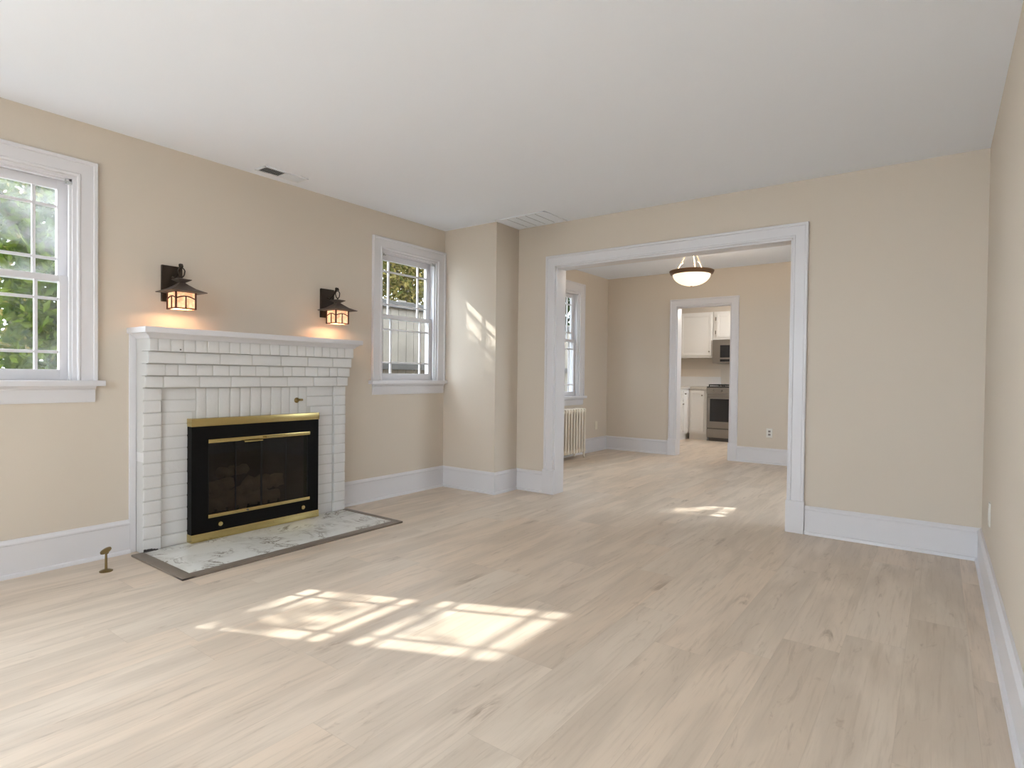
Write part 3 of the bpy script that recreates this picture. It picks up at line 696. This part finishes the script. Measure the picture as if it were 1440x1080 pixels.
# ------------------------------------------------------------------ outlets
def outlet(fn, loc, label, duplex=True, m='plastic'):
    """fn maps (across, up, out) to world"""
    r = thing('wall_outlet', label, 'outlet', loc)
    def bx(a0, a1, b0, b1, o0, o1, bev=0.0015):
        p, q = Vector(fn(a0, b0, o0)), Vector(fn(a1, b1, o1))
        return MB().box(min(p.x, q.x), max(p.x, q.x), min(p.y, q.y), max(p.y, q.y), min(p.z, q.z), max(p.z, q.z), bev)
    bx(-.036, .036, -.058, .058, 0, .006, .002).build('cover_plate', M[m], r, 30)
    if duplex:
        for z in (-.020, .020): bx(-.014, .014, z-.012, z+.012, .004, .0075).build('socket', M['socket'], r, 30)
    else: bx(-.016, .016, -.033, .033, .004, .008).build('insert', M[m], r, 30)
outlet(lambda a, b, o: (-1.688+a, YD-o, 0.387+b), (-1.688, YD, 0.387), 'white duplex outlet on the dining wall right of the kitchen doorway')
outlet(lambda a, b, o: (XD+o, 7.378+a, 0.367+b), (XD, 7.378, 0.367), 'beige outlet on the dining wall between radiator and corner', False, 'ivory')
outlet(lambda a, b, o: (XR-o, 3.76+a, 0.398+b), (XR, 3.76, 0.398), 'white outlet seen edge-on on the right wall', False)

# ------------------------------------------------------------------ radiator
RAD = thing('radiator', 'cream cast iron column radiator under the dining room window', 'radiator', (-3.83, 6.15, 0))
sec = MB(); ry0, n_s, pitch = 5.62, 16, 0.0675
for k in range(n_s):
    y = ry0+(k+.5)*pitch
    for x in (-3.885, -3.835, -3.785, -3.737): sec.tube([(x, y, 0.10), (x, y, 0.62)], 0.0165 if x > -3.75 else 0.015, 10)
    for z0, z1 in ((0.075, 0.125), (0.590, 0.648)):
        sec.box(-3.900, -3.722, y-0.025, y+0.025, z0, z1, 0.020)
    sec.box(-3.89, -3.735, y-.034, y+.034, 0.085, 0.11, .004); sec.box(-3.89, -3.735, y-.034, y+.034, 0.605, 0.63, .004)
sec.build('sections', M['radiator'], RAD, 50)
for y in (ry0+pitch*.5, ry0+pitch*(n_s-.5)):
    for x in (-3.875, -3.745):
        sx = 1 if x > -3.8 else -1
        MB().tube([(x, y, 0.09), (x+sx*.004, y, 0.04), (x+sx*0.012, y, 0.012), (x+sx*0.016, y, 0.0)], [0.016, 0.011, 0.013, 0.016], 10).build('foot', M['radiator'], RAD, 50)
vp = MB(); vp.tube([(-3.80, 5.50, 0.0), (-3.80, 5.50, 0.10), (-3.80, 5.60, 0.11)], 0.014, 10); vp.build('supply_pipe', M['radiator'], RAD, 50)

# ------------------------------------------------------------------ pendant bowl lamp in the dining room
PX_, PY_ = -2.150, 6.12
PD = thing('pendant_lamp', 'bronze rimmed glass bowl lamp hanging from the dining room ceiling', 'pendant lamp', (PX_, PY_, HD))
MB().lathe([(0.205, 2.168), (0.219, 2.176), (0.232, 2.205), (0.230, 2.209), (0.212, 2.200), (0.190, 2.180), (0.190, 2.168)], (PX_, PY_, 0), 48).build('rim', M['oilbronze'], PD, 40)
pr = [(0.0, 2.050)]+[(0.196*math.sin(t), 2.178-0.128*math.cos(t)) for t in [math.pi/2*k/14 for k in range(1, 15)]]
MB().lathe(pr, (PX_, PY_, 0), 48).build('glass_bowl', M['bowl'], PD, 60)
MB().lathe([(0, 2.052), (0.012, 2.050), (0.010, 2.044), (0.006, 2.040), (0.009, 2.034), (0.005, 2.027), (0, 2.026)], (PX_, PY_, 0), 16).build('finial', M['rod'], PD, 50)
for k in range(3):
    a = math.radians(212+120*k)
    x, y = PX_+0.165*math.cos(a), PY_+0.165*math.sin(a)
    rd = MB(); rd.tube([(x, y, 2.20), (PX_+.022*math.cos(a), PY_+.022*math.sin(a), 2.452)], 0.0055, 8)
    mx_, my_ = PX_+0.105*math.cos(a), PY_+0.105*math.sin(a)
    rd.lathe([(0.004, 2.285), (0.010, 2.292), (0.010, 2.304), (0.004, 2.312)], (mx_-0.004*math.cos(a), my_, 0), 10)
    rd.build('rod', M['rod'], PD, 50)
MB().lathe([(0.062, 2.50), (0.060, 2.485), (0.045, 2.470), (0.026, 2.460), (0.018, 2.440), (0, 2.438)], (PX_, PY_, 0), 28).build('canopy', M['oilbronze'], PD, 40)
pl = bpy.data.lights.new('pendant_light', 'POINT'); po = bpy.data.objects.new('pendant_light', pl); COL.objects.link(po)
pl.energy = 10; pl.color = (1.0, 0.80, 0.58); pl.shadow_soft_size = 0.05; po.parent = PD; po.location = (0, 0, 2.235-HD)

# ------------------------------------------------------------------ kitchen
def panel_door(root, nm, fn, a0, a1, z0, z1, knob=None, hinges=None):
    """shaker style door in the plane fn(a, out, z); knob (a, z)"""
    def bx(m_, aa, ab, o0, o1, za, zb, bev=0.002):
        p, q = Vector(fn(aa, o0, za)), Vector(fn(ab, o1, zb)); m_.box(min(p.x, q.x), max(p.x, q.x), min(p.y, q.y), max(p.y, q.y), min(p.z, q.z), max(p.z, q.z), bev)
    m_ = MB(); r = 0.045
    bx(m_, a0, a1, 0, .012, z0, z1); bx(m_, a0, a0+r, .010, .020, z0, z1); bx(m_, a1-r, a1, .010, .020, z0, z1); bx(m_, a0+r, a1-r, .010, .0195, z0, z0+r); bx(m_, a0+r, a1-r, .010, .0195, z1-r, z1)
    d_ = m_.build(nm, M['cabinet'], root, 30)
    if knob:
        k = MB(); p = fn(knob[0], .020, knob[1]); q = fn(knob[0], .045, knob[1]); pm = fn(knob[0], .032, knob[1])
        k.tube([p, pm, pm, q], [0.006, 0.007, 0.014, 0.013], 12); k.build('knob', M['knob'], d_, 50)
    for z in hinges or ():
        h = MB(); a = hinges_side; bx(h, a-.008, a+.008, .014, .024, z-.03, z+.03); h.build('hinge', M['knob'], d_, 30)
    return d_
yF = 9.84                                             # face of the back base run
UY = 10.09
# wall cabinets
def box_cab(name, label, x0, x1, y0, y1, z0, z1, group=None):
    r = thing(name, label, 'cabinet', ((x0+x1)/2, (y0+y1)/2, z0), group)
    MB().box(x0, x1, y0, y1, z0, z1, 0.002).build('body', M['cabinet'], r, 30); return r
c1 = box_cab('wall_cabinet', 'larger white wall cabinet over the counter left of the microwave', -3.90, -3.155, UY, YK, 1.418, 2.205)
hinges_side = -3.725
panel_door(c1, 'door', lambda a, o, z: (a, UY-o, z), -3.715, -3.175, 1.455, 2.165, (-3.205, 1.52), (1.53, 2.06))
c2_ = box_cab('wall_cabinet', 'short white wall cabinet above the microwave', -3.145, -2.385, UY, YK, 1.725, 2.205)
hinges_side = -3.103
panel_door(c2_, 'door', lambda a, o, z: (a, UY-o, z), -3.092, -2.778, 1.765, 2.165, (-2.81, 1.80), (1.85, 2.08))
hinges_side = -2.42
panel_door(c2_, 'door', lambda a, o, z: (a, UY-o, z), -2.760, -2.430, 1.765, 2.165, (-2.73, 1.80), (1.85, 2.08))
# microwave
mwv = thing('microwave', 'stainless microwave with dark window hung above the range', 'microwave', (-2.765, 10.2, 1.315))
MB().box(-3.145, -2.385, 10.06, YK, 1.315, 1.722, 0.004).build('body', M['steel'], mwv, 30)
MB().box(-3.140, -2.60, 10.035, 10.058, 1.325, 1.715, 0.004).build('door', M['steel'], mwv, 30)
MB().box(-3.010, -2.66, 10.030, 10.036, 1.415, 1.625, 0.002).build('door_window', M['oven_glass'], mwv, 30)
MB().box(-3.010, -2.66, 10.030, 10.036, 1.345, 1.385, 0.002).build('vent_strip', M['oven_glass'], mwv, 30)
MB().box(-2.59, -2.39, 10.035, 10.058, 1.325, 1.715, 0.004).build('control_panel', M['oven_glass'], mwv, 30)
# base cabinets
b1 = thing('base_cabinet', 'white corner base cabinet left of the range', 'cabinet', (-3.32, 10.1, 0))
MB().box(-3.47, -3.160, yF, YK, 0.11, 0.872, 0.002).build('body', M['cabinet'], b1, 30)
MB().box(-3.47, -3.160, yF+0.05, YK, 0, 0.11).build('toe_kick', M['cabinet'], b1)
panel_door(b1, 'door', lambda a, o, z: (a, yF-o, z), -3.458, -3.205, 0.145, 0.842, (-3.232, 0.765))
b2 = thing('base_cabinet', 'white base cabinet run along the left kitchen wall', 'cabinet', (-3.78, 9.0, 0))
MB().box(XKL+.004, -3.475, 8.05, YK-.004, 0.11, 0.872, 0.002).build('body', M['cabinet'], b2, 30)
MB().box(XKL+.004, -3.525, 8.05, YK-.004, 0, 0.11).build('toe_kick', M['cabinet'], b2)
fx = lambda a, o, z: (-3.475+o, a, z)
panel_door(b2, 'door', fx, 9.56, 9.80, 0.145, 0.842, (9.60, 0.79))
panel_door(b2, 'door', fx, 9.08, 9.535, 0.145, 0.66, (9.50, 0.62))
panel_door(b2, 'drawer', fx, 9.08, 9.535, 0.69, 0.842, (9.30, 0.77))
panel_door(b2, 'door', fx, 8.60, 9.055, 0.145, 0.66, (8.65, 0.62))
panel_door(b2, 'drawer', fx, 8.60, 9.055, 0.69, 0.842, (8.83, 0.77))
ct = MB(); ct.box(XKL, -3.440, 8.03, YK, 0.874, 0.912, 0.004); ct.box(-3.445, -3.155, yF-0.03, YK, 0.874, 0.912, 0.004)
tag(ct.build('countertop', M['counter'], smooth=30, origin=(-3.6, 9.9, 0.874)), 'beige laminate worktop running round the kitchen corner', 'countertop')
bsp = thing('backsplash', 'white splash strip with beige panel on the kitchen wall', 'backsplash', (-3.5, YK, 0.912))
MB().box(XKL, -3.11, YK-0.018, YK, 0.913, 1.085, 0.002).build('splash_strip', M['backsplash'], bsp)
MB().box(XKL, -3.11, YK-0.010, YK, 1.085, 1.222, 0.002).build('upper_panel', M['panel'], bsp)
# range
rg = thing('range', 'stainless gas range with dark oven window', 'range', (-2.765, 10.1, 0))
yR = 9.80; rx0, rx1 = -3.148, -2.388
MB().box(rx0, rx1, yR+0.02, 10.43, 0.06, 0.905, 0.003).build('body', M['steel'], rg, 30)
MB().box(rx0+.02, rx1-.02, yR+0.06, 10.40, 0.0, 0.06).build('plinth', M['groove'], rg)
MB().box(rx0-.001, rx1+.001, yR-0.02, yR+0.04, 0.800, 0.905, 0.010).build('control_panel', M['steel'], rg, 30)
for k in range(5):
    x = rx0+0.11+k*0.135; MB().lathe([(0.020, 0), (0.020, -0.006), (0.016, -0.010), (0.015, -0.028), (0, -0.028)], (x, yR-0.02, 0.856), 16, 'y').build('control_knob', M['steel'], rg, 50)
dr = MB().box(rx0+.004, rx1-.004, yR-0.004, yR+0.022, 0.225, 0.792, 0.004).build('oven_door', M['steel'], rg, 30)
MB().box(rx0+.055, rx1-.055, yR-0.007, yR-0.003, 0.335, 0.715, 0.002).build('oven_window', M['oven_glass'], dr)
hd = MB(); hd.tube([(rx0+.03, yR-0.05, 0.748), (rx1-.03, yR-0.05, 0.748)], 0.012, 12)
for x in (rx0+.05, rx1-.05): hd.tube([(x, yR-0.004, 0.748), (x, yR-0.05, 0.748)], 0.008, 8)
hd.build('handle', M['steel'], dr, 50)
dw = MB().box(rx0+.004, rx1-.004, yR-0.002, yR+0.022, 0.068, 0.205, 0.004).build('drawer', M['steel'], rg, 30)
MB().box(rx0+.01, rx1-.01, yR+0.004, yR+0.024, 0.203, 0.228).build('gap', M['groove'], rg)
tp = MB().box(rx0, rx1, yR-0.005, 10.43, 0.905, 0.920, 0.003).build('cooktop', M['iron'], rg, 30)
for gx in (rx0+0.135, rx0+0.38, rx0+0.625):
    g = MB()
    for yy in (9.90, 10.12, 10.34): g.box(gx-.115, gx+.115, yy-.006, yy+.006, 0.938, 0.956)
    for xx in (-.11, 0, .11): g.box(gx+xx-.006, gx+xx+.006, 9.84, 10.40, 0.938, 0.957)
    for xx in (-.11, .11):
        for yy in (9.846, 10.394): g.box(gx+xx-.006, gx+xx+.006, yy-.006, yy+.006, 0.918, 0.939)
    g.build('burner_grate', M['iron'], rg)

kl = thing('added_ceiling_lamp', 'added unseen flush lamp on the kitchen ceiling', 'ceiling lamp', (-2.2, 9.0, HD))
MB().lathe([(0.0, 2.50), (0.15, 2.50), (0.15, 2.475), (0.14, 2.47), (0, 2.47)], (-2.2, 9.0, 0), 32).build('base_plate', M['white_metal'], kl, 40)
MB().lathe([(0.0, 2.40)]+[(0.135*math.sin(t), 2.47-0.07*math.cos(t)) for t in [math.pi/2*k/8 for k in range(1, 9)]], (-2.2, 9.0, 0), 32).build('glass_dome', M['bowl'], kl, 60)
pl = bpy.data.lights.new('added_kitchen_light', 'POINT'); po = bpy.data.objects.new('added_kitchen_light', pl); COL.objects.link(po)
pl.energy = 19; pl.color = (1.0, 0.92, 0.82); pl.shadow_soft_size = 0.12; po.parent = kl; po.location = (0, 0, -0.25)  # unseen lamp added to brighten the kitchen

# ------------------------------------------------------------------ outdoors
struct(MB().box(-40, XKL-0.3, -20, 40, -0.40, -0.30).build('ground', M['grass']), 'shaded lawn outside the windows', 'ground')
struct(MB().box(-40, XKL-0.3, -20, -0.6, -0.299, -0.28).build('reflector', M['ext']), 'added unseen pale-paved patio beside the house', 'reflector')  # unseen pale slab added to bounce daylight up to the ceiling
struct(MB().box(XKL-0.3, 40, -40, 40, -0.40, -0.30).build('bounce_ground', M['ext']), 'added unseen pale paving around the house bouncing light indoors', 'ground')  # added pale surface that throws daylight in through the unseen windows
# cedar fence seen through window 2
FXx = -6.05
fc = thing('garden_fence', 'weathered plank fence standing outside the far windows', 'fence', (FXx, 10, -0.3))
bd = MB(); rf = random.Random(11); y = 4.4
while y < 17.5:
    wd = rf.uniform(0.13, 0.15); bd.box(FXx-0.02, FXx, y+.004, y+wd-.004, -0.28, 2.08+rf.uniform(-.02, .02)); y += wd
bd.build('boards', M['fence'], fc)
for z in (0.05, 1.13, 1.98): MB().box(FXx, FXx+0.045, 4.4, 17.5, z, z+0.09, .004).build('rail', M['fence_rail'], fc)
for k in range(7): MB().box(FXx, FXx+0.09, 4.45+k*2.1, 4.54+k*2.1, -0.3, 2.0, .004).build('post', M['fence_rail'], fc)

def tree(name, label, trunk, blobs, mleaf, n, size, seed, group='trees in the garden'):
    """trunk [(x,y,z)...] radius; blobs (centre, radii) filled with leaves"""
    t = thing(name, label, 'tree', trunk[0], group)
    b = MB(); m_ = len(trunk); b.tube(trunk, [0.14*(1-0.7*i/(m_-1)) for i in range(m_)], 10)
    top = Vector(trunk[-1])
    for c, r, *_ in blobs: b.tube([trunk[len(trunk)//2], tuple((Vector(trunk[len(trunk)//2])+Vector(c))/2+Vector((0, 0, .1))), c], [0.06, 0.04, 0.012], 6)
    b.build('trunk', M['bark'], t, 50)
    rng = np.random.default_rng(seed); vol = np.array([r[0]*r[1]*r[2] for c, r, *_ in blobs])**0.8; cnt = [q[2] if len(q) > 2 else int(v_) for q, v_ in zip(blobs, n*vol/vol.sum())]
    V = []; 
    for (c, r, *_), k in zip(blobs, cnt):
        d = rng.normal(size=(k, 3)); d /= np.linalg.norm(d, axis=1)[:, None]; rad = rng.random(k)**0.45*(1+0.18*rng.normal(size=k).clip(-1, 1))
        V.append(np.array(c)+d*rad[:, None]*np.array(r))
    P = np.concatenate(V); k = len(P)
    a = rng.normal(size=(k, 3)); a /= np.linalg.norm(a, axis=1)[:, None]; q = rng.normal(size=(k, 3)); q -= (q*a).sum(1)[:, None]*a; q /= np.linalg.norm(q, axis=1)[:, None]
    nn = np.cross(a, q); s = size*(0.6+0.8*rng.random(k))[:, None]
    vs = np.stack([P-a*s, P-q*s*.45+nn*s*.12, P+a*s, P+q*s*.45+nn*s*.12], 1).reshape(-1, 3)
    cb = MB(); cb.v = [tuple(x) for x in vs]; cb.f = [(4*i, 4*i+1, 4*i+2, 4*i+3) for i in range(k)]
    me = bpy.data.meshes.new('foliage'); me.from_pydata([tuple(x) for x in (vs-np.array(trunk[0]))], [], cb.f); me.materials.append(M[mleaf])
    o = bpy.data.objects.new('foliage', me); COL.objects.link(o); o.parent = t
    return t
tree('leafy_tree', 'dense green tree outside the window left of the fireplace',
     [(-7.1, 2.3, -0.3), (-7.05, 2.3, 0.8), (-7.1, 2.35, 2.0), (-7.1, 2.3, 3.2)],
     [((-7.0, 2.2, 1.1), (0.8, 1.1, 0.8)), ((-7.1, 2.3, 2.1), (1.0, 1.25, 0.8)), ((-7.1, 2.35, 3.1), (0.9, 1.15, 0.8)), ((-7.1, 2.2, 3.78), (0.7, 0.8, 0.50)), ((-7.0, -0.71, 3.62), (0.30, 0.19, 0.16), 95), ((-7.0, -0.55, 3.80), (0.15, 0.16, 0.05), 30), ((-7.0, -0.62, 4.16), (0.2, 0.13, 0.05), 14)],
     'leaf_green', 16000, 0.055, 1)
tree('tall_tree', 'taller yellow-green tree standing behind the dense green one',
     [(-11.5, 2.6, -0.3), (-11.5, 2.6, 1.5), (-11.4, 2.7, 3.0), (-11.5, 2.8, 4.5)],
     [((-11.5, 2.6, 3.0), (1.2, 1.8, 1.2)), ((-11.5, 3.2, 4.4), (1.2, 1.6, 0.9)), ((-11.4, 2.8, 1.4), (1.2, 1.8, 1.0))],
     'leaf_gold', 6000, 0.07, 2)
tree('golden_tree', 'yellow-green tree rising behind the plank fence',
     [(-8.6, 8.0, -0.3), (-8.6, 8.0, 1.2), (-8.5, 8.1, 2.4), (-8.6, 8.1, 3.4)],
     [((-8.4, 7.6, 2.7), (1.1, 1.5, 0.9)), ((-8.6, 9.0, 3.2), (1.1, 1.3, 0.9)), ((-8.6, 8.1, 4.0), (1.1, 1.6, 0.8)), ((-8.2, 7.0, 3.4), (0.9, 1.0, 0.8))],
     'leaf_gold', 11000, 0.06, 3)
tree('dark_tree', 'dark green tree behind the fence seen through the dining window',
     [(-9.0, 14.6, -0.3), (-9.0, 14.6, 1.5), (-9.0, 14.6, 3.5), (-9.0, 14.6, 5.0)],
     [((-9.0, 14.4, 3.4), (1.3, 2.0, 1.2)), ((-9.0, 15.4, 5.0), (1.3, 1.8, 1.2)), ((-9.0, 13.6, 2.0), (1.2, 1.6, 1.0))],
     'leaf_dark', 9000, 0.08, 4)
tree('sun_block_tree', 'added unseen dark tree blocking sun from the dining windows',
     [(-7.3, 4.7, -0.3), (-7.3, 4.7, 1.5), (-7.3, 4.7, 3.0), (-7.3, 4.8, 4.0)],
     [((-7.2, 3.78, 3.95), (0.7, 0.58, 1.05), 4500), ((-7.2, 4.8, 3.4), (0.8, 0.75, 0.9)), ((-7.3, 5.1, 4.3), (0.8, 0.75, 0.8)), ((-7.2, 4.9, 2.5), (0.7, 0.7, 0.7))],
     'leaf_dark', 9000, 0.07, 6)  # unseen tree added to keep the sun off the dining floor
bpy.context.view_layer.update()
for o in bpy.data.objects:
    if '_loc' in o: del o['_loc']
